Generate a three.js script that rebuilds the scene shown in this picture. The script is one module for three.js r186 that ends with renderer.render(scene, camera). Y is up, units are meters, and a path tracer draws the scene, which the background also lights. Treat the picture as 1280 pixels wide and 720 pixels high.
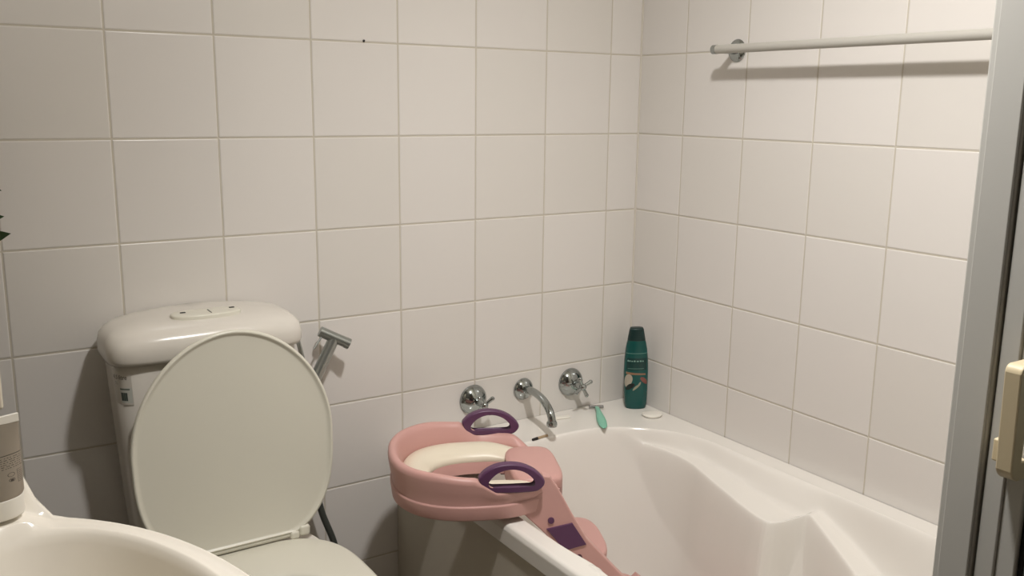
import * as THREE from 'three';
import { RoundedBoxGeometry } from 'three/addons/geometries/RoundedBoxGeometry.js';
import { mergeGeometries } from 'three/addons/utils/BufferGeometryUtils.js';

// ---------------------------------------------------------------- camera, light, exposure
const scene = new THREE.Scene();
scene.background = new THREE.Color(0x050505);
const camera = new THREE.PerspectiveCamera(34.79, 16 / 9, 0.02, 20);
camera.position.set(-1.6226, 1.2764, 1.886);
camera.rotation.set(-0.1989, -0.5777, 0.0119, 'YXZ');
scene.add(camera);

const renderer = new THREE.WebGLRenderer({ antialias: true });
renderer.toneMapping = THREE.LinearToneMapping;
renderer.toneMappingExposure = 0.73;
renderer.shadowMap.enabled = true;

const LAMP = new THREE.Vector3(-0.95, 2.12, 1.12);
const LAMP_COLOR = new THREE.Color(1.0, 0.97, 0.945);
const LAMP_AIM = new THREE.Vector3(-0.5, 0.7, 0.9);
const LAMP_POWER = 2.0, SPOT_POWER = 6.6;
const BULB_R = 0.05;

// ---------------------------------------------------------------- helpers
let seed = 12345;
const rnd = () => { seed = (seed * 1664525 + 1013904223) >>> 0; return seed / 4294967296; };
const V = (x, y, z) => new THREE.Vector3(x, y, z);
const clamp = (x, a, b) => Math.min(b, Math.max(a, x));
const sstep = (a, b, x) => { const t = clamp((x - a) / (b - a), 0, 1); return t * t * (3 - 2 * t); };
const counts = {};
function numbered(n) {
  if (counts[n] === undefined) { counts[n] = 0; return n; }
  counts[n]++; return n + '_' + String(counts[n]).padStart(3, '0');
}
function shade(o) { o.castShadow = true; o.receiveShadow = true; return o; }
function thing(name, label, category, pos = [0, 0, 0], group) {
  const g = new THREE.Group(); g.name = numbered(name); g.position.set(...pos);
  g.userData = { label, category }; if (group) g.userData.group = group;
  scene.add(g); return g;
}
function structure(name) { const g = new THREE.Group(); g.name = name; g.userData = { kind: 'structure' }; scene.add(g); return g; }
function part(name, geo, mat, parent, pos) {
  const m = shade(new THREE.Mesh(geo, mat)); m.name = name; if (pos) m.position.set(...pos); parent.add(m); return m;
}
const std = (c, o = {}) => new THREE.MeshPhysicalMaterial({ color: new THREE.Color(c), roughness: 0.4, ...o });
const rb = (w, h, d, r = 0.003, s = 3) => new RoundedBoxGeometry(w, h, d, s, Math.min(r, w / 2.01, h / 2.01, d / 2.01));
// closed loops of equal length -> surface; options close the ends (fan) or the profile (ring)
function loft(loops, { capStart = false, capEnd = false, ring = false } = {}) {
  const N = loops[0].length, pos = [], idx = [];
  for (const L of loops) for (const p of L) pos.push(p.x, p.y, p.z);
  const M = loops.length;
  for (let k = 0; k < (ring ? M : M - 1); k++) for (let i = 0; i < N; i++) {
    const a = k * N + i, b = k * N + (i + 1) % N, k2 = (k + 1) % M, c = k2 * N + i, d = k2 * N + (i + 1) % N;
    idx.push(a, b, d, a, d, c);
  }
  const cap = (k, flip) => {
    const c = V(0, 0, 0); for (const p of loops[k]) c.add(p); c.multiplyScalar(1 / N);
    pos.push(c.x, c.y, c.z); const ci = pos.length / 3 - 1;
    for (let i = 0; i < N; i++) { const a = k * N + i, b = k * N + (i + 1) % N; flip ? idx.push(ci, b, a) : idx.push(ci, a, b); }
  };
  if (capStart) cap(0, true);
  if (capEnd) cap(M - 1, false);
  const g = new THREE.BufferGeometry();
  g.setAttribute('position', new THREE.Float32BufferAttribute(pos, 3));
  g.setIndex(idx); g.computeVertexNormals(); return g;
}
const sgnpow = (x, e) => Math.sign(x) * Math.pow(Math.abs(x), e);
// superellipse loop in the horizontal plane (runs so that upward lofts face outward)
function sl(cx, cz, ax, az, n, y, N = 64) {
  const L = [];
  for (let i = 0; i < N; i++) { const t = -i / N * Math.PI * 2; L.push(V(cx + ax * sgnpow(Math.cos(t), 2 / n), y, cz + az * sgnpow(Math.sin(t), 2 / n))); }
  return L;
}
function tube(pts, r, seg = 48, rs = 14) {
  return new THREE.TubeGeometry(new THREE.CatmullRomCurve3(pts.map(p => V(...p))), seg, r, rs, false);
}
function bar(a, b, r0, r1 = r0, seg = 16) {
  const A = V(...a), B = V(...b), d = B.clone().sub(A), g = new THREE.CylinderGeometry(r1, r0, d.length(), seg);
  g.applyQuaternion(new THREE.Quaternion().setFromUnitVectors(V(0, 1, 0), d.clone().normalize()));
  const c = A.add(B).multiplyScalar(0.5); g.translate(c.x, c.y, c.z); return g;
}
const lathe = (pts, seg = 48) => new THREE.LatheGeometry(pts.map(p => new THREE.Vector2(p[0], p[1])), seg);
function plain(g) { const h = g.index ? g.toNonIndexed() : g.clone(); for (const k of Object.keys(h.attributes)) if (!['position', 'normal', 'uv'].includes(k)) h.deleteAttribute(k); if (!h.attributes.uv) h.setAttribute('uv', new THREE.Float32BufferAttribute(new Float32Array(h.attributes.position.count * 2), 2)); return h; }
const join = (...gs) => mergeGeometries(gs.map(plain));
function canvasTex(w, h, draw) {
  const c = document.createElement('canvas'); c.width = w; c.height = h; draw(c.getContext('2d'), w, h);
  const t = new THREE.CanvasTexture(c); t.colorSpace = THREE.SRGBColorSpace; return t;
}

// ---------------------------------------------------------------- materials
const M = {
  tile: [0xdedad5, 0xdcd8d2, 0xe0dcd7].map(c => std(c, { roughness: 0.22 })),
  grout: std(0xc6bfb1, { roughness: 0.9 }),
  ceramic: std(0xf5efe3, { roughness: 0.12 }),
  acrylic: std(0xebe7e0, { roughness: 0.16 }),
  cisternPlastic: std(0xd9d4cb, { roughness: 0.2 }),
  lidPlastic: std(0xdcd9cb, { roughness: 0.32 }),
  chrome: std(0xa6abaa, { metalness: 1, roughness: 0.09 }),
  satinChrome: std(0xa3a7a3, { metalness: 0.85, roughness: 0.3 }),
  hose: std(0x5c615e, { metalness: 0.5, roughness: 0.35 }),
  dark: std(0x1c1a18, { roughness: 0.6 }),
  railPaint: std(0xb4b1a9, { roughness: 0.4 }),
  aluminium: std(0xc6c5bf, { roughness: 0.45 }),
  seal: std(0x17181a, { roughness: 0.8 }),
  glass: std(0xe2e8e4, { transmission: 0.55, thickness: 0, roughness: 0.6, ior: 1.5 }),
  creamPlastic: std(0xdccdab, { roughness: 0.4 }),
  pink: std(0xcd9f98, { roughness: 0.42 }),
  cream: std(0xe8dfcb, { roughness: 0.35 }),
  purple: std(0x5a3757, { roughness: 0.4 }),
  maroon: std(0x4d2a3a, { roughness: 0.5 }),
  green: std(0x094540, { roughness: 0.25 }),
  greenCap: std(0x082a29, { roughness: 0.35 }),
  mint: std(0x86c7ae, { roughness: 0.35 }),
  white: std(0xeeeae0, { roughness: 0.4 }),
  steel: std(0x9a9a98, { metalness: 1, roughness: 0.25 }),
  leaf: std(0x2f4a22, { roughness: 0.5, transmission: 0.15, thickness: 0, side: THREE.DoubleSide }),
  pot: std(0xcfc7b6, { roughness: 0.6 }),
  paint: std(0x6f6a62, { roughness: 0.8 }),
  ceiling: std(0xd9d4c9, { roughness: 0.9 }),
  floor: std(0x8a8378, { roughness: 0.45 }),
  door: std(0x6d5a47, { roughness: 0.6 }),
};

// ---------------------------------------------------------------- room shell
const T = 0.2, H = 2.4, ZF = 2.5, XL = -1.70;
// one glazed tile, w x h, face towards +z at z = 0, with a pillowed edge
const tileCache = new Map();
function tileGeo(w, h) {
  const key = w.toFixed(4) + '_' + h.toFixed(4);
  if (tileCache.has(key)) return tileCache.get(key);
  const gap = 0.0010, prof = [[0, -0.004, 1, 0.05], [0.0003, -0.0012, 0.9, 0.45], [0.0013, -0.0003, 0.45, 0.9], [0.0030, 0, 0, 1]];
  const pos = [], nor = [], idx = [];
  prof.forEach(([ins, z, nx, nz]) => {
    const X = w / 2 - gap - ins, Y = h / 2 - gap - ins;
    for (const [sx, sy, axx] of [[1, -1, 0], [1, 1, 0], [1, 1, 1], [-1, 1, 1], [-1, 1, 0], [-1, -1, 0], [-1, -1, 1], [1, -1, 1]]) {
      pos.push(sx * X, sy * Y, z);
      const n = V(axx ? 0 : sx * nx, axx ? sy * nx : 0, nz).normalize(); nor.push(n.x, n.y, n.z);
    }
  });
  for (let k = 0; k < 3; k++) for (let i = 0; i < 8; i++) { const a = k * 8 + i, b = k * 8 + (i + 1) % 8; idx.push(a, b, b + 8, a, b + 8, a + 8); }
  const o = 24; idx.push(o, o + 1, o + 3, o, o + 3, o + 5);
  const g = new THREE.BufferGeometry();
  g.setAttribute('position', new THREE.Float32BufferAttribute(pos, 3)); g.setAttribute('normal', new THREE.Float32BufferAttribute(nor, 3));
  g.setIndex(idx); tileCache.set(key, g); return g;
}
function tileField(parent, us, ys, place) {
  for (let r = 0; r + 1 < ys.length; r++) for (let c = 0; c + 1 < us.length; c++) {
    const w = Math.abs(us[c + 1] - us[c]), h = ys[r + 1] - ys[r];
    const m = part('tile', tileGeo(w, h), M.tile[Math.floor(rnd() * 3)], parent);
    place(m, (us[c] + us[c + 1]) / 2, (ys[r] + ys[r + 1]) / 2);
    m.rotateX((rnd() - 0.5) * 0.003); m.rotateY((rnd() - 0.5) * 0.003);
  }
}
const rows = []; for (let y = 0; y <= H + 1e-6; y += T) rows.push(y);
const wallBack = structure('wall_back');
part('grout', new THREE.BoxGeometry(1.70 + 0.2, H + 0.2, 0.1), M.grout, wallBack, [-0.85, H / 2, -0.0510]);
{ const us = [0]; for (let x = 0.1; x < 1.7; x += T) us.push(-x); us.push(-1.70);
  tileField(wallBack, us, rows, (m, u, y) => m.position.set(u, y, 0)); }
part('dark_speck', new THREE.SphereGeometry(0.0028, 10, 8), M.dark, wallBack, [-0.781, 1.403, 0.001]);
const wallRight = structure('wall_right');
part('grout', new THREE.BoxGeometry(0.1, H + 0.2, ZF), M.grout, wallRight, [0.0510, H / 2, ZF / 2]);
{ const us = [0]; for (let z = 0.167; z < ZF - 0.05; z += T) us.push(z); us.push(ZF);
  tileField(wallRight, us, rows, (m, u, y) => { m.position.set(0, y, u); m.rotation.y = -Math.PI / 2; }); }
part('corner_sealant', new THREE.CylinderGeometry(0.003, 0.003, H, 10), std(0xd2ccc0, { roughness: 0.6 }), wallBack, [-0.0005, H / 2, 0.0005]);
const wallLeft = structure('wall_left');
part('plaster', new THREE.BoxGeometry(0.1, H + 0.2, ZF), M.paint, wallLeft, [XL - 0.05, H / 2, ZF / 2]);
const wallFront = structure('wall_front');
part('plaster', new THREE.BoxGeometry(1.9, H + 0.2, 0.1), M.paint, wallFront, [-0.85, H / 2, ZF + 0.05]);
const floor = structure('floor'); part('floor_slab', new THREE.BoxGeometry(1.9, 0.1, ZF + 0.2), M.floor, floor, [-0.85, -0.05, ZF / 2]);
const ceil = structure('ceiling'); part('ceiling_board', new THREE.BoxGeometry(1.9, 0.1, ZF + 0.2), M.ceiling, ceil, [-0.85, H + 0.05, ZF / 2]);
const door = structure('door_1');
part('door_leaf', rb(0.78, 2.04, 0.04, 0.004), M.door, door, [-1.22, 1.022, ZF - 0.022]);
part('door_handle', join(bar([-0.9, 1.0, ZF - 0.042], [-0.9, 1.0, ZF - 0.09], 0.009), bar([-0.9, 1.0, ZF - 0.085], [-1.02, 1.0, ZF - 0.085], 0.008)), M.satinChrome, door);

// ---------------------------------------------------------------- shower: dividing wall, screen
const nib = structure('wall_nib');
part('plaster', new THREE.BoxGeometry(0.636, H, 0.05), M.ceiling, nib, [-0.318, H / 2, 1.366]);
{
  const t = thing('shower_screen', 'grey metal framed sliding shower screen at the right edge of the photo', 'shower screen');
  const y0 = 0.0, y1 = 1.98, hh = y1 - y0;
  part('post', rb(0.06, hh, 0.0435, 0.003), M.aluminium, t, [-0.668, hh / 2, 1.3665]);
  part('post_cover', rb(0.004, hh, 0.033, 0.0015), M.aluminium, t, [-0.7, hh / 2, 1.370]);
  part('seal', rb(0.02, hh, 0.0024, 0.0005), M.seal, t, [-0.672, hh / 2, 1.38955]);
  const d = new THREE.Group(); d.name = 'sliding_panel'; t.add(d);
  part('stile', join(rb(0.03, hh - 0.06, 0.0205, 0.002).translate(-0.681, hh / 2, 1.4010), rb(0.026, hh - 0.06, 0.0205, 0.002).translate(-0.680, hh / 2, 1.4212)), M.aluminium, d);
  part('glazing_seal', rb(0.012, hh - 0.08, 0.005, 0.001), M.seal, d, [-0.682, hh / 2, 1.4342]);
  part('glass_pane', rb(0.005, hh - 0.1, 0.77, 0.001), M.glass, d, [-0.682, hh / 2, 1.82]);
  part('far_stile', rb(0.03, hh - 0.06, 0.035, 0.002), M.aluminium, d, [-0.681, hh / 2, 2.222]);
  const s = new THREE.Shape(); s.moveTo(-0.055, 0); s.lineTo(-0.055, 0.02); s.quadraticCurveTo(-0.053, 0.028, -0.045, 0.031); s.lineTo(0.049, 0.035); s.quadraticCurveTo(0.055, 0.034, 0.055, 0.028); s.lineTo(0.055, 0);
  s.lineTo(0.042, 0); s.lineTo(0.042, 0.018); s.lineTo(-0.04, 0.018); s.lineTo(-0.042, 0); s.closePath();
  const hg = new THREE.ExtrudeGeometry(s, { depth: 0.013, bevelEnabled: true, bevelSize: 0.0015, bevelThickness: 0.0015, bevelSegments: 2 });
  hg.rotateZ(Math.PI / 2); hg.scale(1.08, 1.08, 1.08); hg.translate(-0.697, 0.969, 1.4205);
  const tab = rb(0.019, 0.024, 0.009, 0.002).translate(-0.706, 0.932, 1.4095);
  const hm = part('pull_handle', join(hg, tab), M.creamPlastic, d); hm.userData.label = 'cream plastic handle';
  part('bottom_track', rb(0.05, 0.03, 0.84, 0.003), M.aluminium, t, [-0.674, 0.016, 1.84]);
  part('top_track', rb(0.05, 0.04, 0.84, 0.003), M.aluminium, t, [-0.674, y1 - 0.02, 1.84]);
  part('wall_post', rb(0.06, hh, 0.03, 0.004), M.aluminium, t, [-0.671, hh / 2, 2.272]);
}
part('shower_return', new THREE.BoxGeometry(0.70, H, 0.1), M.ceiling, wallFront, [-0.35, H / 2, 2.34]);

// ---------------------------------------------------------------- bathtub
const RIM = 0.472;
{
  const t = thing('bathtub', 'white moulded bathtub with armrest ledges set into the tiled corner', 'bathtub');
  const X0 = -0.7215, X1 = -0.001, Z0 = 0.001, Z1 = 1.338;
  const ox0 = -0.675, ox1 = -0.055, oz0 = 0.145, oz1 = 1.30, R = 0.26;
  const cx = (ox0 + ox1) / 2, cz = (oz0 + oz1) / 2, hx = (ox1 - ox0) / 2, hz = (oz1 - oz0) / 2;
  const inside = (x, z) => { const qx = Math.abs(x - cx) - hx + R, qz = Math.abs(z - cz) - hz + R; return -(Math.hypot(Math.max(qx, 0), Math.max(qz, 0)) + Math.min(Math.max(qx, qz), 0) - R); };
  const lerpTab = T => z => { if (z <= T[0][0]) return T[0][1]; for (let i = 0; i + 1 < T.length; i++) if (z <= T[i + 1][0]) { const a = T[i], b = T[i + 1], k = (z - a[0]) / (b[0] - a[0]); return a[1] + (b[1] - a[1]) * k; } return T[T.length - 1][1]; };
  const soft = (f, w) => z => (f(z - w) + f(z + w) + 2 * f(z) + 2 * f(z - w / 2) + 2 * f(z + w / 2)) / 8;
  const shelfR = soft(lerpTab([[0.15, 0], [0.22, 0.016], [0.30, 0.044], [0.36, 0.062], [0.457, 0.090], [0.58, 0.118], [0.64, 0.128], [0.675, 0.128], [0.69, 0.105], [0.705, 0.056], [0.72, 0.056], [0.80, 0.076], [0.88, 0.096], [1.0, 0.125], [1.3, 0.18]]), 0.015);
  const shelfL = soft(lerpTab([[0.71, 0], [0.75, 0.05], [0.775, 0.078], [0.82, 0.09], [0.88, 0.096], [1.0, 0.125], [1.3, 0.18]]), 0.012);
  const lowR = soft(lerpTab([[0.17, 0], [0.3, 0.035], [0.457, 0.078], [0.58, 0.10], [0.66, 0.095], [0.72, 0.06], [0.80, 0.02], [0.9, 0]]), 0.05), lowL = () => 0;
  const under = soft(lerpTab([[0.14, 0], [0.45, 0.035], [0.7, 0.035], [0.82, 0.03], [1.0, 0.06], [1.3, 0.12]]), 0.04);
  const dropD = soft(lerpTab([[0.15, 0.030], [0.25, 0.034], [0.45, 0.044], [0.66, 0.058], [0.69, 0.058], [0.715, 0.036], [0.80, 0.070], [0.88, 0.105], [1.0, 0.145], [1.3, 0.16]]), 0.012);
  const dropW = soft(lerpTab([[0.17, 0.016], [0.3, 0.022], [0.5, 0.044], [0.66, 0.062], [0.69, 0.055], [0.715, 0.030], [0.80, 0.030], [0.88, 0.040], [1.0, 0.06], [1.3, 0.08]]), 0.012);
  const ramp = (s, w, f) => { // 0 -> 1 over width w with rounded start and foot (f = share of w)
    const u = s / w; if (u <= 0) return 0; if (u >= 1) return 1; const k = 1 / (1 - f);
    if (u < f) return k * u * u / (2 * f); if (u > 1 - f) return 1 - k * (1 - u) * (1 - u) / (2 * f); return k * (u - f / 2);
  };
  const NX = 320, NZ = 800, pos = [], idx = [];
  const yAt = (x, z) => {
    const s = inside(x, z);
    let y = RIM;
    const o = x - X0; if (o < 0.012) y -= 0.012 - Math.sqrt(Math.max(0, 0.012 ** 2 - (0.012 - o) ** 2));
    if (s > -0.006) {
      const right = x > cx, side = sstep(0.0, 0.05, Math.abs(x - cx) - 0.05), W = (right ? shelfR : shelfL)(z) * side, led = clamp(W / 0.02, 0, 1), q = s + 0.006;
      const sw = side * (right ? sstep(0.15, 0.4, z) : sstep(0.6, 0.9, z)), base = y - dropD(z) * ramp(q, dropW(z), 0.42) * sw - (0.40 - dropD(z) * sw) * ramp(q - under(z) * sw, 0.115, 0.14);
      const dd = dropD(z) * (right ? 1 : 0.6), top = y - dd * ramp(q, dropW(z), 0.36);
      const shelf = y - (y - top) * led - 0.40 * ramp(q - W, 0.050, 0.22);
      const Wl = (right ? lowR : lowL)(z) * side - 0.012, low = y - dd - 0.028 - 0.37 * ramp(q - Wl, 0.10, 0.2);
      const smax = (a, b, k) => { const h = Math.max(k - Math.abs(a - b), 0) / k; return Math.max(a, b) + h * h * k * 0.25; };
      y = smax(smax(base, low, 0.02), shelf, W > 0.001 ? 0.007 : 1e-6);
    }
    return Math.max(y, 0.075 + 0.012 * Math.min(1, Math.abs(z - 0.6)));
  };
  for (let j = 0; j <= NZ; j++) for (let i = 0; i <= NX; i++) { const fx = i / NX, x = X0 + (X1 - X0) * fx, z = Z0 + (Z1 - Z0) * j / NZ; pos.push(x, yAt(x, z), z); }
  for (let j = 0; j < NZ; j++) for (let i = 0; i < NX; i++) { const a = j * (NX + 1) + i, b = a + 1, c = a + NX + 1, d = c + 1; idx.push(a, c, b, b, c, d); }
  const g = new THREE.BufferGeometry(); g.setAttribute('position', new THREE.Float32BufferAttribute(pos, 3)); g.setIndex(idx); g.computeVertexNormals();
  part('tub_shell', g, M.acrylic, t);
  part('rim_lip', rb(0.012, 0.034, Z1 - Z0, 0.003), M.acrylic, t, [X0 + 0.006, RIM - 0.0285, (Z0 + Z1) / 2]);
  part('drain', lathe([[0, 0], [0.026, 0], [0.03, 0.003], [0.032, 0.001]]), M.chrome, t, [-0.36, 0.082, 0.42]);
  const p = new THREE.Group(); p.name = 'side_panel'; t.add(p);
  part('grout', new THREE.BoxGeometry(0.04, 0.435, 1.335), M.grout, p, [-0.6970, 0.2175, 0.669]);
  const us = [0.002]; for (let z = 0.078; z < 1.33; z += T) us.push(z); us.push(1.337);
  tileField(p, us, [0, 0.2, 0.4, 0.436], (m, u, y) => { m.position.set(-0.716, y, u); m.rotation.y = -Math.PI / 2; });
}

// ---------------------------------------------------------------- taps and spout on the back wall
function dome(r, h) { return lathe([[0, h], [r * 0.3, h], [r * 0.42, h * 0.9], [r * 0.62, h * 0.78], [r * 0.85, h * 0.5], [r * 0.97, h * 0.2], [r, 0.001], [r * 0.9, 0]]).rotateX(Math.PI / 2); }
function tap(x, y, turn, label) {
  const t = thing('bath_tap', label, 'tap', [x, y, 0.0005], 'chrome cross-head bath taps');
  part('flange', dome(0.038, 0.026), M.chrome, t);
  part('spindle', join(bar([0, 0, 0.02], [0, 0, 0.056], 0.009, 0.007), new THREE.SphereGeometry(0.0095, 16, 12).translate(0, 0, 0.056)), M.chrome, t);
  for (let k = 0; k < 4; k++) {
    const a = turn + k * Math.PI / 2, c = Math.cos(a), s = Math.sin(a);
    part('handle_arm', join(bar([c * 0.004, s * 0.004, 0.055], [c * 0.026, s * 0.026, 0.058], 0.0042, 0.0052), new THREE.SphereGeometry(0.0056, 12, 10).translate(c * 0.026, s * 0.026, 0.058)), M.chrome, t);
  }
  return t;
}
tap(-0.506, 0.551, 0.6, 'chrome cross-head bath tap left of the spout, behind the pink potty seat');
tap(-0.205, 0.549, 0.45, 'chrome cross-head bath tap right of the spout, nearest the green bottle');
{
  const t = thing('bath_spout', 'curved chrome bath spout on the tiled wall between two taps', 'spout', [-0.356, 0.554, 0.0005]);
  part('flange', dome(0.029, 0.02), M.chrome, t);
  const SP = [[-0.0015, 0.002, 0.01], [-0.005, 0.007, 0.034], [-0.010, 0.0105, 0.066], [-0.015, 0.008, 0.102], [-0.019, -0.001, 0.131], [-0.022, -0.013, 0.151], [-0.0235, -0.026, 0.161], [-0.024, -0.034, 0.163]];
  part('spout_arm', tube(SP, 0.0098, 48, 18), M.chrome, t);
  part('spout_tip', lathe([[0.006, 0], [0.0125, 0], [0.0135, 0.004], [0.0125, 0.010], [0.0098, 0.014]]), M.chrome, t, [-0.024, -0.046, 0.1635]);
}

// ---------------------------------------------------------------- towel rail
{
  const t = thing('towel_rail', 'grey towel rail with a chrome end bracket on the right wall', 'towel rail');
  for (const z of [0.336, 1.29]) {
    part('wall_flange', lathe([[0, 0.009], [0.012, 0.009], [0.022, 0.006], [0.026, 0.001], [0.025, 0]]).rotateZ(Math.PI / 2), M.chrome, t, [-0.0005, 1.4, z]);
    part('bracket', bar([-0.006, 1.4, z], [-0.066, 1.4, z], 0.009, 0.008), M.chrome, t);
    const s = z < 1 ? -1 : 1;
    part('end_cap', join(bar([-0.065, 1.4, z + s * 0.0], [-0.065, 1.4, z + s * 0.012], 0.0105), new THREE.SphereGeometry(0.0105, 16, 12).scale(1, 1, 0.7).translate(-0.065, 1.4, z + s * 0.010)), M.chrome, t);
  }
  part('rail', bar([-0.065, 1.4, 0.336], [-0.065, 1.4, 1.29], 0.0098, 0.0098, 24), M.railPaint, t);
}

// ---------------------------------------------------------------- toilet
const TX = -1.158;
{
  const t = thing('toilet', 'white toilet with raised lid, lowered seat and cistern against the tiled wall', 'toilet', [TX, 0, 0]);
  // pan
  const L = [];
  L.push(sl(0, 0.30, 0.105, 0.22, 2.6, 0), sl(0, 0.30, 0.105, 0.22, 2.6, 0.02), sl(0, 0.30, 0.10, 0.22, 2.6, 0.12), sl(0, 0.31, 0.115, 0.24, 2.6, 0.24), sl(0, 0.335, 0.155, 0.28, 2.6, 0.34), sl(0, 0.345, 0.172, 0.30, 2.6, 0.385), sl(0, 0.345, 0.172, 0.30, 2.6, 0.394), sl(0, 0.345, 0.166, 0.294, 2.6, 0.399));
  L.push(sl(0, 0.455, 0.135, 0.165, 2.2, 0.399), sl(0, 0.455, 0.127, 0.157, 2.2, 0.392), sl(0, 0.455, 0.12, 0.15, 2.1, 0.34), sl(0, 0.43, 0.085, 0.11, 2, 0.24), sl(0, 0.42, 0.05, 0.065, 2, 0.19), sl(0, 0.42, 0.03, 0.03, 2, 0.18));
  part('pan', loft(L, { capStart: true, capEnd: true }), M.ceramic, t);
  // seat ring
  const S = [], so = [0, 0.432, 0.184, 0.212, 2.35], si = [0.0, 0.472, 0.105, 0.118, 2.1];
  const seatOut = (o, y) => { const A = sl(so[0], so[1], so[2] * o, so[3] * o, so[4], y, 72), B = sl(so[0], so[1], so[2] * o, so[3] * o, 3.2, y, 72); return A.map((p, k) => p.z < so[1] ? B[k] : p); };
  const back = L => { for (const p of L) if (p.z < 0.235) p.z = 0.235 - (0.235 - p.z) * 0.25; return L; };
  for (const [o, i, y] of [[1, 0, 0.401], [1, 0, 0.415], [0.985, 0, 0.4205], [0.95, 0, 0.424], [0.7, 0, 0.426], [0.0, 1.10, 0.420], [0, 1.03, 0.415], [0, 1, 0.408], [0, 1.02, 0.401]])
    S.push(o ? (o === 0.7 ? (() => { const a = seatOut(1, y), b = sl(...si, y, 72); return back(a.map((p, k) => p.clone().lerp(b[k], 0.45))); })() : back(seatOut(o, y))) : sl(si[0], si[1], si[2] * i, si[3] * i, si[4], y, 72));
  part('seat', loft(S, { ring: true }), M.lidPlastic, t);
  // hinge
  part('hinge', join(bar([-0.118, 0.432, 0.229], [0.094, 0.432, 0.229], 0.0075), rb(0.02, 0.018, 0.024, 0.006).translate(0.103, 0.43, 0.229), rb(0.02, 0.018, 0.024, 0.006).translate(-0.109, 0.43, 0.229)), M.lidPlastic, t);
  // raised lid: disc in the x-y plane, visible side towards +z
  const lidLoop = (ins, z) => { const A = []; const N = 96; for (let i = 0; i < N; i++) { const a = i / N * Math.PI * 2; const n = Math.sin(a) > 0 ? 1.92 : 2.8, y = 0.208 + ((n < 2 ? 0.219 : 0.224) - ins) * sgnpow(Math.sin(a), 2 / n); A.push(V((0.191 - ins) * sgnpow(Math.cos(a), 2 / n), Math.max(y, 0.003 + ins * 0.6), z)); } return A; };
  const lid = loft([lidLoop(0.03, -0.013), lidLoop(0.008, -0.011), lidLoop(0.002, -0.006), lidLoop(0, 0), lidLoop(0.0015, 0.004), lidLoop(0.004, 0.0055), lidLoop(0.0065, 0.005), lidLoop(0.009, 0.002), lidLoop(0.014, 0.0005), lidLoop(0.05, -0.0005), lidLoop(0.12, -0.0015)], { capStart: true, capEnd: true });
  const lm = part('lid', lid, M.lidPlastic, t, [0.001, 0.432, 0.233]); lm.rotation.x = -0.03;
  part('hinge_knuckle', join(rb(0.022, 0.022, 0.018, 0.006).translate(0.123, 0.436, 0.233), rb(0.022, 0.022, 0.018, 0.006).translate(-0.129, 0.436, 0.233)), M.lidPlastic, t);
  // cistern
  const cx = -0.02;
  const body = new THREE.Group(); body.name = 'cistern'; t.add(body);
  const cl = (hw, d, y, n = 5) => sl(cx, 0.004 + d / 2, hw, d / 2, n, y, 80);
  part('cistern_body', loft([cl(0.140, 0.145, 0.40), cl(0.147, 0.15, 0.405), cl(0.155, 0.158, 0.50), cl(0.173, 0.172, 0.80)], { capStart: true, capEnd: true }), M.cisternPlastic, body);
  part('cistern_lid', loft([cl(0.176, 0.177, 0.8005), cl(0.181, 0.182, 0.802), cl(0.184, 0.186, 0.81), cl(0.184, 0.187, 0.828), cl(0.181, 0.184, 0.843, 4.6), cl(0.172, 0.176, 0.854, 4.2), cl(0.156, 0.162, 0.862, 3.8), cl(0.12, 0.13, 0.8675, 3.2), cl(0.06, 0.08, 0.870, 2.6)], { capStart: true, capEnd: true }), M.cisternPlastic, body);
  const bl = (k, y) => sl(cx + 0.006, 0.112, 0.066 - k, 0.030 - k, 2.8, y, 48);
  part('flush_plate', loft([bl(0, 0.862), bl(0, 0.872), bl(0.002, 0.874), bl(0.006, 0.8745)], { capEnd: true }), M.lidPlastic, body);
  part('button_notch', join(rb(0.010, 0.002, 0.006, 0.0008).translate(cx + 0.006 - 0.042, 0.8748, 0.106), rb(0.010, 0.002, 0.006, 0.0008).translate(cx + 0.006 + 0.052, 0.8748, 0.104), rb(0.002, 0.0012, 0.03, 0.0004).translate(cx + 0.012, 0.8746, 0.115)), M.dark, body);
  // small printed rating label on the cistern front
  const tex = canvasTex(256, 320, (g, w, h) => {
    g.fillStyle = '#d9d4cb'; g.fillRect(0, 0, w, h);
    g.fillStyle = '#5d564c'; g.font = 'bold 54px sans-serif'; g.fillText('4.5 litre', 16, 74); g.font = '34px sans-serif'; g.fillText('3 L', 40, 125);
    g.fillStyle = '#ced0c8'; g.fillRect(110, 150, 140, 150); g.fillStyle = '#6a736c'; g.fillRect(110, 160, 120, 14);
    g.fillStyle = '#454f4a'; g.fillRect(118, 200, 80, 80); g.fillStyle = '#7c8a83'; for (let i = 0; i < 4; i++) g.fillRect(138 + i * 14, 200, 4, 80);
  });
  const sp = []; const st = new THREE.PlaneGeometry(0.06, 0.075, 10, 1); const sa = st.attributes.position;
  // bend the sticker around the front-left corner of the body
  const ring = cl(0.1798, 0.1708, 0.765); let best = [];
  for (let i = 0; i < sa.count; i++) {
    const u = sa.getX(i) / 0.06 + 0.5, yy = sa.getY(i) * 0.85 + 0.757; const hw = 0.155 + 0.018 * (yy - 0.5) / 0.3, d = 0.158 + 0.014 * (yy - 0.5) / 0.3;
    const a = Math.PI * (0.955 - 0.22 * u); const X = cx + (hw + 0.0008) * sgnpow(Math.cos(a), 2 / 5), Z = 0.004 + d / 2 + (d / 2 + 0.0008) * sgnpow(Math.sin(a), 2 / 5);
    sa.setXYZ(i, X, yy, Z);
  }
  st.computeVertexNormals();
  part('rating_label', st, std(0xffffff, { map: tex, roughness: 0.4, side: THREE.DoubleSide }), body);
}
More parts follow.
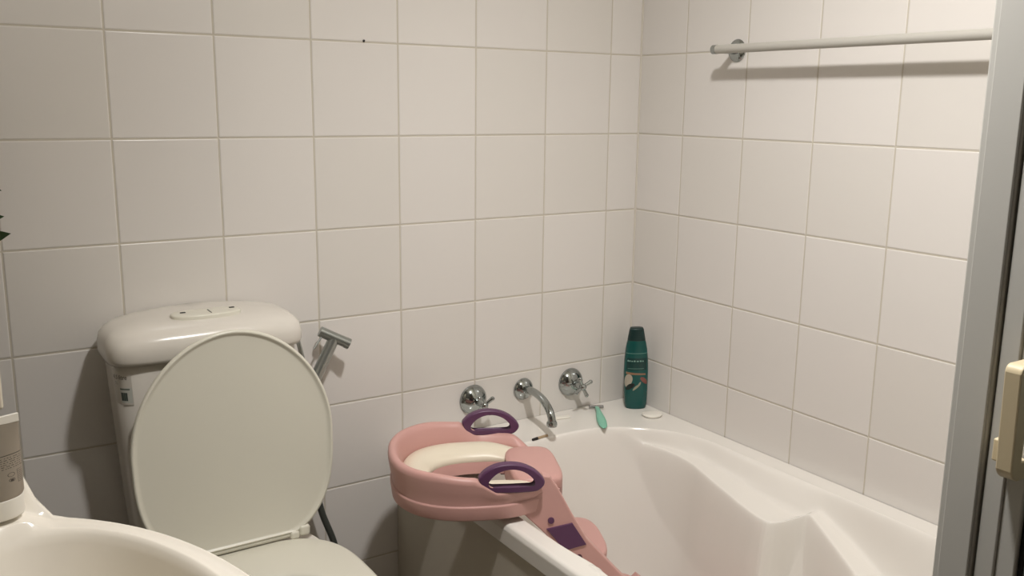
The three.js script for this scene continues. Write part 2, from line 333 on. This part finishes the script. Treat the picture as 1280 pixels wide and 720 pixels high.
// bidet sprayer, its holder
{
  const h = thing('sprayer_holder', 'grey metal hook bracket on the right side of the toilet cistern', 'bracket', [-0.985, 0, 0.055]);
  part('hook_strip', join(rb(0.004, 0.13, 0.022, 0.001).rotateZ(0.22).translate(0.024, 0.735, 0), rb(0.02, 0.004, 0.022, 0.001).translate(0.003, 0.797, 0)), M.satinChrome, h);
  part('cup', join(lathe([[0.012, 0], [0.015, 0], [0.016, 0.025], [0.0135, 0.025], [0.012, 0]]).translate(0.039, 0.658, 0), rb(0.010, 0.004, 0.012, 0.001).translate(0.031, 0.672, 0)), M.satinChrome, h);
  const t = thing('bidet_sprayer', 'silver hand-held bidet sprayer with a dark hose beside the cistern', 'bidet sprayer');
  part('head', join(bar([-0.915, 0.786, 0.040], [-0.861, 0.757, 0.056], 0.0115, 0.0115, 24), bar([-0.863, 0.758, 0.0554], [-0.855, 0.7535, 0.0578], 0.0122, 0.0122, 24)), M.satinChrome, t);
  part('nozzle', bar([-0.856, 0.754, 0.0575], [-0.8543, 0.7532, 0.0581], 0.0095, 0.0095, 20), M.dark, t);
  part('grip', tube([[-0.886, 0.768, 0.048], [-0.899, 0.745, 0.049], [-0.921, 0.708, 0.052], [-0.945, 0.662, 0.055], [-0.947, 0.640, 0.055]], 0.0125, 32, 16), M.satinChrome, t);
  part('trigger', join(bar([-0.913, 0.776, 0.046], [-0.934, 0.752, 0.052], 0.0022), bar([-0.902, 0.776, 0.047], [-0.915, 0.777, 0.046], 0.003)), M.satinChrome, t);
  part('hose', tube([[-0.947, 0.642, 0.055], [-0.951, 0.56, 0.056], [-0.945, 0.46, 0.054], [-0.928, 0.375, 0.052], [-0.898, 0.285, 0.048], [-0.880, 0.18, 0.038], [-0.905, 0.11, 0.028]], 0.0075, 64, 12), M.hose, t);
  part('valve', join(bar([-0.905, 0.105, 0.0], [-0.905, 0.105, 0.045], 0.012), new THREE.SphereGeometry(0.014, 14, 10).translate(-0.905, 0.107, 0.03)), M.satinChrome, t);
}

// ---------------------------------------------------------------- wash basin on the left wall
{
  const BY = 0.84;
  const t = thing('wash_basin', 'white wall-hung wash basin in the lower left foreground', 'basin', [0, 0, 0]);
  const ocx = -1.647, ocz = 1.213, oax = 0.2725, oaz = 0.396, ccx = -1.56, ccz = 1.21, N = 160;
  const smin = (a, b, k) => { const h = clamp(0.5 + 0.5 * (b - a) / k, 0, 1); return b + (a - b) * h - k * h * (1 - h); };
  const sd = (x, z) => {
    const e = (Math.hypot((x - ocx) / oax, (z - ocz) / oaz) - 1) * 0.3;
    const qx = Math.abs(x + 1.63) - 0.080, qz = Math.abs(z - 1.21) - 0.382; const r = Math.hypot(Math.max(qx, 0), Math.max(qz, 0)) + Math.min(Math.max(qx, qz), 0) - 0.006;
    return Math.max(smin(e, r, 0.03), -1.698 - x);
  };
  const outR = a => { let lo = 0.05, hi = 0.7; for (let k = 0; k < 40; k++) { const m = (lo + hi) / 2; sd(ccx + Math.cos(a) * m, ccz + Math.sin(a) * m) < 0 ? lo = m : hi = m; } return lo; };
  const inR = a => { const c = Math.cos(a) / 0.148, s = Math.sin(a) / 0.313; return 1 / Math.hypot(c, s); };
  const ridge = (x, z) => 0.058 * clamp((-1.540 - x) / 0.026, 0, 1) * (1 - sstep(0.838, 0.856, z)) + 0.010 * sstep(1.54, 1.56, -x) + 0.05 * (1 - sstep(-1.69, -1.675, x)) ;
  const ang = [], ro = [], ri = []; for (let i = 0; i < N; i++) { const a = -i / N * Math.PI * 2; ang.push(a); ro.push(outR(a)); ri.push(Math.min(inR(a), ro[i] - 0.03)); }
  const loop = (f, y, bump) => ang.map((a, i) => { const r = f(ri[i], ro[i]), x = ccx + Math.cos(a) * r, z = ccz + Math.sin(a) * r; return V(x, y + (bump ? ridge(x, z) * bump : 0), z); });
  const loops = [
    loop((i, o) => i * 0.5, BY - 0.20), loop((i, o) => o * 0.55 < i ? i * 0.8 : i * 0.8, BY - 0.19), loop((i, o) => o - 0.05, BY - 0.12), loop((i, o) => o - 0.012, BY - 0.055), loop((i, o) => o - 0.003, BY - 0.03), loop((i, o) => o, BY - 0.014, 0.3), loop((i, o) => o - 0.002, BY - 0.005, 0.8), loop((i, o) => o - 0.008, BY, 1)];
  for (let k = 1; k < 14; k++) loops.push(loop((i, o) => (o - 0.008) + (i + 0.008 - o + 0.008) * k / 14, BY - 0.001 * Math.sin(k / 14 * Math.PI), 1));
  loops.push(loop((i, o) => i + 0.007, BY - 0.0005), loop((i, o) => i + 0.001, BY - 0.004), loop((i, o) => i - 0.003, BY - 0.012), loop((i, o) => i * 0.955, BY - 0.035), loop((i, o) => i * 0.9, BY - 0.07), loop((i, o) => i * 0.8, BY - 0.105), loop((i, o) => i * 0.6, BY - 0.128), loop((i, o) => i * 0.3, BY - 0.138), loop((i, o) => i * 0.1, BY - 0.14));
  part('bowl', loft(loops, { capStart: true, capEnd: true }), M.ceramic, t);
  part('drain', lathe([[0, 0.002], [0.02, 0.002], [0.024, 0.0005], [0.025, -0.001]]), M.chrome, t, [ccx, BY - 0.139, ccz]);
  part('pedestal', loft([sl(-1.62, 1.21, 0.075, 0.1, 3, 0), sl(-1.62, 1.21, 0.07, 0.09, 3, 0.1), sl(-1.62, 1.21, 0.07, 0.09, 3, BY - 0.19)], { capStart: true }), M.ceramic, t);
}
// squeeze tube standing on the basin
{
  const t = thing('squeeze_tube', 'grey squeeze tube with small dark print standing cap-down on the basin', 'tube', [-1.5805, 0.8545, 0.866]);
  const tex = canvasTex(512, 512, (g, w, h) => {
    g.fillStyle = '#9c9284'; g.fillRect(0, 0, w, h);
    g.fillStyle = '#463f38';
    for (let b = 0; b < 4; b++) { const x0 = b * 128; g.fillRect(x0, 214, 116, 5);
      for (let r = 0; r < 6; r++) for (let x = x0 + 2; x < x0 + 112; x += 6 + (r * 7 + x) % 9) g.fillRect(x, 232 + r * 14, 4 + (x + r) % 4, 4);
      g.strokeStyle = '#463f38'; g.lineWidth = 2; g.strokeRect(x0 + 58, 330, 56, 84); g.beginPath(); g.arc(x0 + 32, 350, 13, 0, 7); g.moveTo(x0 + 44, 386); g.arc(x0 + 32, 386, 11, 0, 7); g.stroke(); g.fillRect(x0 + 26, 380, 12, 14);
      for (let r = 0; r < 6; r++) g.fillRect(x0 + 62, 342 + r * 12, 40, 3); }
  });
  const N = 64, ys = [0.021, 0.024, 0.04, 0.06, 0.075, 0.088, 0.097], pos = [], uv = [], idx = [];
  ys.forEach((y, k) => { const f = (y - 0.021) / 0.076, ax = 0.0245 + 0.0015 * f, az = 0.017 * (1 - f) + 0.0015 * f; const kk = k === 0 ? 0.94 : 1;
    for (let i = 0; i <= N; i++) { const a = i / N * Math.PI * 2; pos.push(ax * kk * Math.cos(a), y, az * kk * Math.sin(a)); uv.push(-i / N, f); } });
  for (let k = 0; k + 1 < ys.length; k++) for (let i = 0; i < N; i++) { const a = k * (N + 1) + i; idx.push(a, a + N + 1, a + 1, a + 1, a + N + 1, a + N + 2); }
  tex.wrapS = THREE.RepeatWrapping;
  const g = new THREE.BufferGeometry(); g.setAttribute('position', new THREE.Float32BufferAttribute(pos, 3)); g.setAttribute('uv', new THREE.Float32BufferAttribute(uv, 2)); g.setIndex(idx); g.computeVertexNormals();
  part('tube_body', g, std(0xffffff, { map: tex, roughness: 0.35, metalness: 0.25, side: THREE.DoubleSide }), t);
  const c = part('cap', loft([sl(0, 0, 0.0225, 0.016, 2, 0, 48), sl(0, 0, 0.0235, 0.0168, 2, 0.002, 48), sl(0, 0, 0.0238, 0.0168, 2, 0.02, 48), sl(0, 0, 0.022, 0.0155, 2, 0.0215, 48)], { capStart: true, capEnd: true }), M.white, t); c.userData.label = 'white cap';
  const e = part('crimped_end', rb(0.053, 0.009, 0.003, 0.0008).translate(0, 0.100, 0), M.white, t); e.userData.label = 'white crimped end';
  t.rotation.y = 0.35;
}

// ---------------------------------------------------------------- pink potty seat with ladder
{
  const ang = -Math.atan2(0.41, 0.91);
  const t = thing('potty_seat', 'pink child potty training seat with purple handles and step ladder on the bath rim', 'potty seat', [-0.70, 0, 0.33]);
  t.rotation.y = ang; // local +x runs towards the ladder, +z towards the near side
  const N = 120, out = (off) => { const A = []; for (let i = 0; i < N; i++) { const a = -i / N * Math.PI * 2, c = Math.cos(a), s = Math.sin(a); const e = 2 / (c > 0 ? 3.2 : 2.4), u = (c > 0 ? 0.172 : 0.170) * sgnpow(c, e), v = (0.163 - 0.016 * sstep(0.02, 0.15, u)) * sgnpow(s, e); const l = Math.hypot(u, v); A.push(V(u * (1 + off / l), 0, v * (1 + off / l))); } return A; };
  const top = u => 0.579 - 0.007 * sstep(-0.1, -0.01, u) - 0.026 * sstep(-0.015, 0.03, u) - 0.034 * sstep(0.10, 0.158, u);
  const prof = [[-0.02, 0.486, 0], [-0.006, 0.484, 0], [-0.001, 0.488, 0], [0.002, 0.512, 0], [0.0005, 0.5155, 0], [-0.0025, 0.517, 0], [0.002, 0.54, 0.4], [0.006, 0.566, 0.86], [0.005, 0.574, 0.96], [0.001, 0.579, 1], [-0.006, 0.580, 1], [-0.012, 0.576, 0.97], [-0.016, 0.568, 0.86], [-0.021, 0.548, 0.5], [-0.024, 0.525, 0]];
  const mk = p => p.map(([o, y, w]) => out(o).map(q => { q.y = y - (0.579 - top(q.x)) * w; return q; }));
  part('shell', loft(mk(prof), { ring: true }), M.pink, t);
  // cream seat ring
  const open = (k, y) => { const A = []; for (let i = 0; i < N; i++) { const a = -i / N * Math.PI * 2; A.push(V(0.020 + (0.108 + k) * sgnpow(Math.cos(a), 2 / 2.3), y, (0.067 + k) * sgnpow(Math.sin(a), 2 / 2.3))); } return A; };
  const mix = (f, y) => { const a = out(-0.022), b = open(0.004, 0); return a.map((p, i) => { const q = p.clone().lerp(b[i], f); q.y = y - 0.014 * sstep(0.03, 0.14, q.x); return q; }); };
  const cr = part('seat', loft([mix(0, 0.516), mix(0.0, 0.528), mix(0.1, 0.5345), mix(0.3, 0.540), mix(0.5, 0.541), mix(0.7, 0.538), mix(0.88, 0.532), mix(1, 0.526), open(0.001, 0.520), open(0.0, 0.512), open(0.006, 0.508)], {}), M.cream, t);
  cr.userData.label = 'cream seat ring';
  part('inner_skirt', loft([open(0.004, 0.516), open(-0.001, 0.512), open(-0.003, 0.488), open(0.0, 0.486), open(0.008, 0.49), open(0.010, 0.514)], { ring: true }), M.pink, t);
  // splash guard
  const hl = (k, y, n = 4) => sl(0.127, 0, 0.054 - k, 0.092 - k, n, y, 72);
  const sg = part('splash_guard', loft([hl(0, 0.487), hl(0, 0.526), hl(0.001, 0.531), hl(0.004, 0.535), hl(0.009, 0.5368), hl(0.02, 0.538)], { capStart: true, capEnd: true }), M.pink, t);
  part('pivot_pin', bar([0.0725, 0.523, -0.035], [0.076, 0.523, -0.035], 0.004), M.dark, sg);
  // purple D handles on both sides
  const hs = new THREE.Shape(); hs.moveTo(0.055, 0.0075); hs.lineTo(0.012, 0.0095); hs.quadraticCurveTo(0.006, 0.010, 0.004, 0.015); hs.quadraticCurveTo(-0.001, 0.025, -0.004, 0.033); hs.quadraticCurveTo(-0.005, 0.037, -0.001, 0.040);
  hs.bezierCurveTo(0.018, 0.067, 0.086, 0.072, 0.116, 0.028); hs.quadraticCurveTo(0.119, 0.023, 0.116, 0.018); hs.quadraticCurveTo(0.111, 0.011, 0.104, 0.009); hs.quadraticCurveTo(0.09, 0.0065, 0.055, 0.0075);
  const hole = new THREE.Path(); hole.moveTo(0.055, 0.0165); hole.lineTo(0.022, 0.0175); hole.bezierCurveTo(0.010, 0.018, 0.008, 0.026, 0.015, 0.034); hole.bezierCurveTo(0.034, 0.060, 0.078, 0.060, 0.099, 0.030); hole.bezierCurveTo(0.105, 0.021, 0.100, 0.0165, 0.092, 0.0165); hole.lineTo(0.055, 0.0165); hs.holes.push(hole);
  const hgeo = new THREE.ExtrudeGeometry(hs, { depth: 0.009, bevelEnabled: true, bevelSize: 0.0035, bevelThickness: 0.0055, bevelSegments: 5, curveSegments: 28 });
  for (const s of [1, -1]) { const m = part('handle', hgeo, M.purple, t, [0, 0.537, s > 0 ? 0.153 : -0.162]); m.userData.label = 'purple handle'; }
  // ladder: two rails at 45 degrees, treads
  const A = [0.125, 0.520], D = [Math.SQRT1_2, -Math.SQRT1_2], LEN = 0.56, W = 0.058;
  const P = (s, w) => [A[0] + D[0] * s + 0.7071 * w, A[1] + D[1] * s + 0.7071 * w];
  for (const sv of [1, -1]) {
    const z = sv > 0 ? 0.1265 : -0.075;
    const sh = new THREE.Shape(); const w = W / 2;
    const pts = sv > 0 ? [[0.088, 0.484], [0.098, 0.515], [0.112, 0.545], [0.124, 0.558], [0.135, 0.556], [0.142, 0.545], [0.151, 0.532], [0.182, 0.473], [0.212, 0.421], [0.279, 0.345], [0.46, 0.155], [0.42, 0.125], [0.226, 0.345], [0.159, 0.409], [0.131, 0.440]] : [P(0.40, -0.059), P(0.40, -0.03), P(LEN, -0.015), P(LEN, -0.059)]; sh.moveTo(...pts[0]); for (const q of pts.slice(1)) sh.lineTo(...q); sh.closePath();
    const g = new THREE.ExtrudeGeometry(sh, { depth: 0.016, bevelEnabled: true, bevelSize: 0.003, bevelThickness: 0.003, bevelSegments: 3 }); g.translate(0, 0, z - 0.008);
    const r = part('ladder_rail', g, M.pink, t);
    const zo = z + sv * 0.0125;
    if (sv < 0) continue;
    const padS = new THREE.Shape(); const q = [[0.1325, 0.4495], [0.1825, 0.4585], [0.2115, 0.4125], [0.169, 0.4025]]; padS.moveTo(...q[0]); for (const k of q.slice(1)) padS.lineTo(...k); padS.closePath();
    const pg = new THREE.ExtrudeGeometry(padS, { depth: 0.004, bevelEnabled: true, bevelSize: 0.001, bevelThickness: 0.001, bevelSegments: 2 }); pg.translate(0, 0, zo - 0.003);
    const pm = part('grip_pad', pg, M.purple, r); pm.userData.label = 'purple pad';
for (const [a, b, m] of [[0.140, 0.467, M.purple], [0.199, 0.384, M.maroon], [0.216, 0.362, M.maroon], [0.32, 0.262, M.maroon]]) part('rivet', bar([a, b, zo - 0.003], [a, b, zo + 0.0015], 0.0068, 0.0062, 20), m, r);
  }
  for (const [u, y] of [[0.222, 0.368], [0.325, 0.225], [0.43, 0.135]]) {
    const tl = (k, yy) => sl(0, 0, 0.058 - k, 0.092 - k, 3.2, yy, 56);
    part('step', loft([tl(0.010, -0.085), tl(0.004, -0.084), tl(0, -0.01), tl(0.001, -0.004), tl(0.005, 0), tl(0.02, 0.001)], { capStart: true, capEnd: true }), M.pink, t, [u, y, 0.012]);
  }
  part('foot_bar', rb(0.06, 0.05, 0.25, 0.012), M.pink, t, [0.455, 0.118, 0.03]);
  for (const [u, v] of [[0.02, -0.13], [0.06, 0.075], [0.09, -0.1]]) part('support_pad', rb(0.04, 0.0135, 0.03, 0.003), M.maroon, t, [u, 0.4795, v]);
}

// ---------------------------------------------------------------- small things on the bath deck
{
  const t = thing('shampoo_bottle', 'dark green shampoo bottle standing in the tiled corner of the bath', 'bottle', [-0.041, RIM, 0.078]);
  const tex = canvasTex(512, 1024, (g, w, h) => {
    g.fillStyle = '#0a4b47'; g.fillRect(0, 0, w, h);
    const X = w * 0.25; g.save(); g.translate(X, 0);
    g.fillStyle = '#0c3633'; g.fillRect(-78, 250, 150, 180);
    g.fillStyle = '#5f8a7f'; g.fillRect(-100, 176, 220, 9);
    g.fillStyle = '#7fa59a'; g.font = 'bold 40px sans-serif'; g.save(); g.translate(-70, 300); g.fillRect(0, -22, 12, 24); for (let i = 0; i < 6; i++) g.fillRect(16 + i * 17, -18 + (i % 2) * 4, 11, 20 - (i % 2) * 4); g.restore();
    g.fillStyle = '#4c756b'; g.fillRect(-66, 400, 110, 10);
    g.fillStyle = '#8d6a50'; g.beginPath(); g.moveTo(-84, 455); g.lineTo(60, 480); g.lineTo(62, 505); g.lineTo(-84, 490); g.closePath(); g.fill();
    g.fillStyle = '#a8a091'; g.beginPath(); g.ellipse(-66, 590, 38, 100, 0.15, 0, 7); g.fill();
    g.fillStyle = '#12201d'; g.beginPath(); g.ellipse(-48, 680, 26, 60, 0.5, 0, 7); g.fill();
    g.fillStyle = '#7d4a40'; g.beginPath(); g.ellipse(52, 590, 22, 62, -0.45, 0, 7); g.fill();
    g.fillStyle = '#93917c'; g.beginPath(); g.ellipse(-5, 690, 9, 50, 0.35, 0, 7); g.fill(); g.beginPath(); g.ellipse(14, 640, 7, 36, 0.2, 0, 7); g.fill();
    g.restore();
  });
  const N = 72, prof = [[0, 0.86], [0.003, 0.93], [0.012, 0.99], [0.05, 1.06], [0.10, 1.09], [0.135, 1.06], [0.165, 0.96], [0.180, 0.87], [0.188, 0.80]], pos = [], uv = [], idx = [];
  prof.forEach(([y, k]) => { for (let i = 0; i <= N; i++) { const a = i / N * Math.PI * 2; pos.push(0.030 * k * sgnpow(Math.cos(a), 2 / 2.3), y, 0.019 * k * sgnpow(Math.sin(a), 2 / 2.3)); uv.push(1 - i / N, y / 0.188); } });
  for (let k = 0; k + 1 < prof.length; k++) for (let i = 0; i < N; i++) { const a = k * (N + 1) + i; idx.push(a, a + N + 1, a + 1, a + 1, a + N + 1, a + N + 2); }
  const g = new THREE.BufferGeometry(); g.setAttribute('position', new THREE.Float32BufferAttribute(pos, 3)); g.setAttribute('uv', new THREE.Float32BufferAttribute(uv, 2)); g.setIndex(idx); g.computeVertexNormals();
  tex.wrapS = THREE.RepeatWrapping; tex.offset.x = 0.5;
  part('bottle_body', g, std(0xffffff, { map: tex, roughness: 0.25 }), t);
  part('base', loft([sl(0, 0, 0.024, 0.015, 2.3, 0.0005), sl(0, 0, 0.027, 0.0172, 2.3, 0.0012)], { capStart: true, capEnd: true }), M.green, t);
  const c = part('cap', loft([sl(0, 0, 0.0238, 0.0150, 2.3, 0.186), sl(0, 0, 0.0240, 0.0152, 2.3, 0.190), sl(0, 0, 0.0190, 0.013, 2.4, 0.218), sl(0, 0, 0.0165, 0.0115, 2.4, 0.2225)], { capStart: true, capEnd: true }), M.greenCap, t);
  c.userData.label = 'darker green cap';
  t.rotation.y = -0.55; t.rotation.z = 0.02;
}
{
  const t = thing('razor', 'mint green plastic razor lying across the bath deck edge', 'razor', [-0.142, RIM + 0.006, 0.036]);
  t.rotation.y = 0.0;
  const f = V(-0.078, 0, 0.130).normalize(), r = V(f.z, 0, -f.x); const p = (a, b, y) => { const q = f.clone().multiplyScalar(a).addScaledVector(r, b); q.y = y; return q; };
  const ell = (a, w, h, y) => { const A = []; for (let i = 0; i < 20; i++) { const k = i / 20 * Math.PI * 2; A.push(p(a, Math.cos(k) * w, y + Math.sin(k) * h)); } return A; };
  part('razor_handle', loft([ell(0.008, 0.0045, 0.003, 0.002), ell(0.02, 0.006, 0.004, 0.004), ell(0.035, 0.0055, 0.004, 0.005), ell(0.06, 0.0075, 0.005, 0.004), ell(0.09, 0.0110, 0.006, 0.002), ell(0.12, 0.0118, 0.0055, 0.001), ell(0.150, 0.0095, 0.004, 0.0005), ell(0.164, 0.003, 0.002, 0)], { capStart: true, capEnd: true }), M.mint, t);
  const head = rb(0.040, 0.006, 0.010, 0.002); head.rotateY(Math.atan2(-r.z, r.x)); head.translate(0, 0.001, 0); part('razor_head', head, M.steel, t).userData.label = 'silver blade head';
}
{
  const t = thing('soap_disc', 'flat round white disc lying beside the green bottle', 'disc', [-0.049, RIM + 0.0005, 0.155]);
  part('disc', loft([sl(0, 0, 0.024, 0.022, 2.2, 0), sl(0, 0, 0.027, 0.025, 2.2, 0.003), sl(0, 0, 0.0255, 0.0235, 2.2, 0.0065), sl(0, 0, 0.018, 0.016, 2, 0.008)], { capStart: true, capEnd: true }), M.white, t);
}
{
  const t = thing('soap_sliver', 'thin white sliver lying on the bath deck behind the spout', 'soap', [-0.268, RIM, 0.048]);
  part('sliver', rb(0.05, 0.006, 0.016, 0.003), M.white, t).rotation.y = -0.25; t.children[0].position.y = 0.0025;
}
{
  const t = thing('small_brush', 'short tan stick with a black tip at the bath deck edge', 'stick', [-0.397, RIM + 0.002, 0.139]);
  part('stick', bar([-0.008, 0, 0.001], [0.024, 0, -0.003], 0.0034, 0.0036), std(0xb09a7c, { roughness: 0.5 }), t);
  part('tip', bar([-0.024, 0, 0.003], [-0.008, 0, 0.001], 0.003, 0.0037), M.dark, t).userData.label = 'black tip';
}

// ---------------------------------------------------------------- left edge: cabinet side, plant tips
{
  const t = thing('wall_cabinet', 'narrow cream wall cabinet, its edge showing at the far left', 'cabinet', [XL - 0.006, 0.87, 0.2]);
  part('carcass', rb(0.128, 0.62, 0.36, 0.004).translate(0.071, 0.31, 0.18), M.cream, t);
  part('cabinet_door', rb(0.018, 0.615, 0.352, 0.004).translate(0.1455, 0.31, 0.18), M.cream, t);
}
{
  const t = thing('wall_plant', 'small dark green plant, its leaf tips showing at the left edge', 'plant', [XL + 0.055, 1.10, 0.78]);
  part('pot', loft([sl(0, 0, 0.035, 0.035, 2, 0), sl(0, 0, 0.048, 0.048, 2, 0.08), sl(0, 0, 0.052, 0.052, 2, 0.085), sl(0, 0, 0.045, 0.045, 2, 0.085), sl(0, 0, 0.04, 0.04, 2, 0.07)], { capStart: true, capEnd: true }), M.pot, t);
  const leafGeo = (() => { const s = new THREE.Shape(); s.moveTo(0, 0); s.bezierCurveTo(0.012, 0.012, 0.012, 0.03, 0, 0.05); s.bezierCurveTo(-0.012, 0.03, -0.012, 0.012, 0, 0); const g = new THREE.ExtrudeGeometry(s, { depth: 0.0006, bevelEnabled: false, curveSegments: 6 }); return g; })();
  const tips = [[0.098, 0.082, 0.03], [0.100, 0.052, 0.0], [0.101, 0.040, 0.05]];
  const stems = [];
  for (let k = 0; k < 14; k++) {
    const target = k < 3 ? V(...tips[k]) : V((rnd() - 0.3) * 0.11, 0.09 + rnd() * 0.12, (rnd() - 0.5) * 0.16);
    if (k >= 3) target.x = Math.min(target.x, 0.07);
    const baseP = V((rnd() - 0.5) * 0.03, 0.07, (rnd() - 0.5) * 0.03), dir = target.clone().sub(V(0, 0.085, 0)).normalize();
    if (k < 3) dir.set(1, [-0.25, 0.05, 0.15][k], 0.1).normalize();
    const m = part('leaf', leafGeo, M.leaf, t); const b0 = target.clone().addScaledVector(dir, -0.05);
    m.position.copy(b0); m.quaternion.setFromUnitVectors(V(0, 1, 0), dir);
    const mid = baseP.clone().lerp(b0, 0.5); mid.y += 0.02 + 0.03 * (k < 3);
    stems.push(new THREE.TubeGeometry(new THREE.QuadraticBezierCurve3(baseP, mid, b0), 8, 0.0014, 6));
  }
  part('stem', join(...stems), M.leaf, t);
  part('wall_hook', bar([-0.054, 0.075, 0], [-0.045, 0.075, 0], 0.006), M.steel, t);
}

// ---------------------------------------------------------------- ceiling lamp (above the frame)
{
  const dir = LAMP_AIM.clone().sub(LAMP).normalize(), off = 0.062; // both lights sit at LAMP, the glowing face just behind them
  const t = thing('ceiling_lamp', 'white adjustable ceiling lamp with a round frosted face above the view', 'lamp', [LAMP.x - dir.x * off, LAMP.y - dir.y * off, LAMP.z - dir.z * off]);
  const top = H - t.position.y;
  part('lamp_base', lathe([[0, top - 0.001], [0.05, top - 0.001], [0.05, top - 0.02], [0.012, top - 0.03], [0.009, 0.03], [0, 0.03]]), M.white, t);
  const head = new THREE.Group(); head.name = 'lamp_head'; t.add(head);
  head.quaternion.setFromUnitVectors(V(0, -1, 0), dir);
  part('lamp_housing', lathe([[BULB_R, 0], [BULB_R + 0.004, 0], [BULB_R + 0.004, 0.02], [0.02, 0.04], [0, 0.042], [0, 0.038], [0.018, 0.036], [BULB_R, 0.018], [BULB_R, 0]]), M.white, head);
  const glow = new THREE.MeshStandardMaterial({ color: 0xffffff, emissive: LAMP_COLOR.clone(), emissiveIntensity: 10 });
  const b = part('lamp_face', new THREE.CylinderGeometry(BULB_R - 0.001, BULB_R - 0.001, 0.004, 40), glow, head, [0, 0.004, 0]); b.castShadow = false;
  const P = new THREE.PointLight(LAMP_COLOR, LAMP_POWER, 0, 2); P.position.copy(dir).multiplyScalar(off);
  const L = new THREE.SpotLight(LAMP_COLOR, SPOT_POWER, 0, THREE.MathUtils.degToRad(58), 1, 2);
  L.position.copy(P.position); L.target.position.copy(dir); t.add(P); t.add(L); t.add(L.target);
  for (const l of [P, L]) { l.castShadow = true; l.shadow.radius = BULB_R / 0.02; l.shadow.mapSize.set(2048, 2048); }
}
renderer.render(scene, camera);
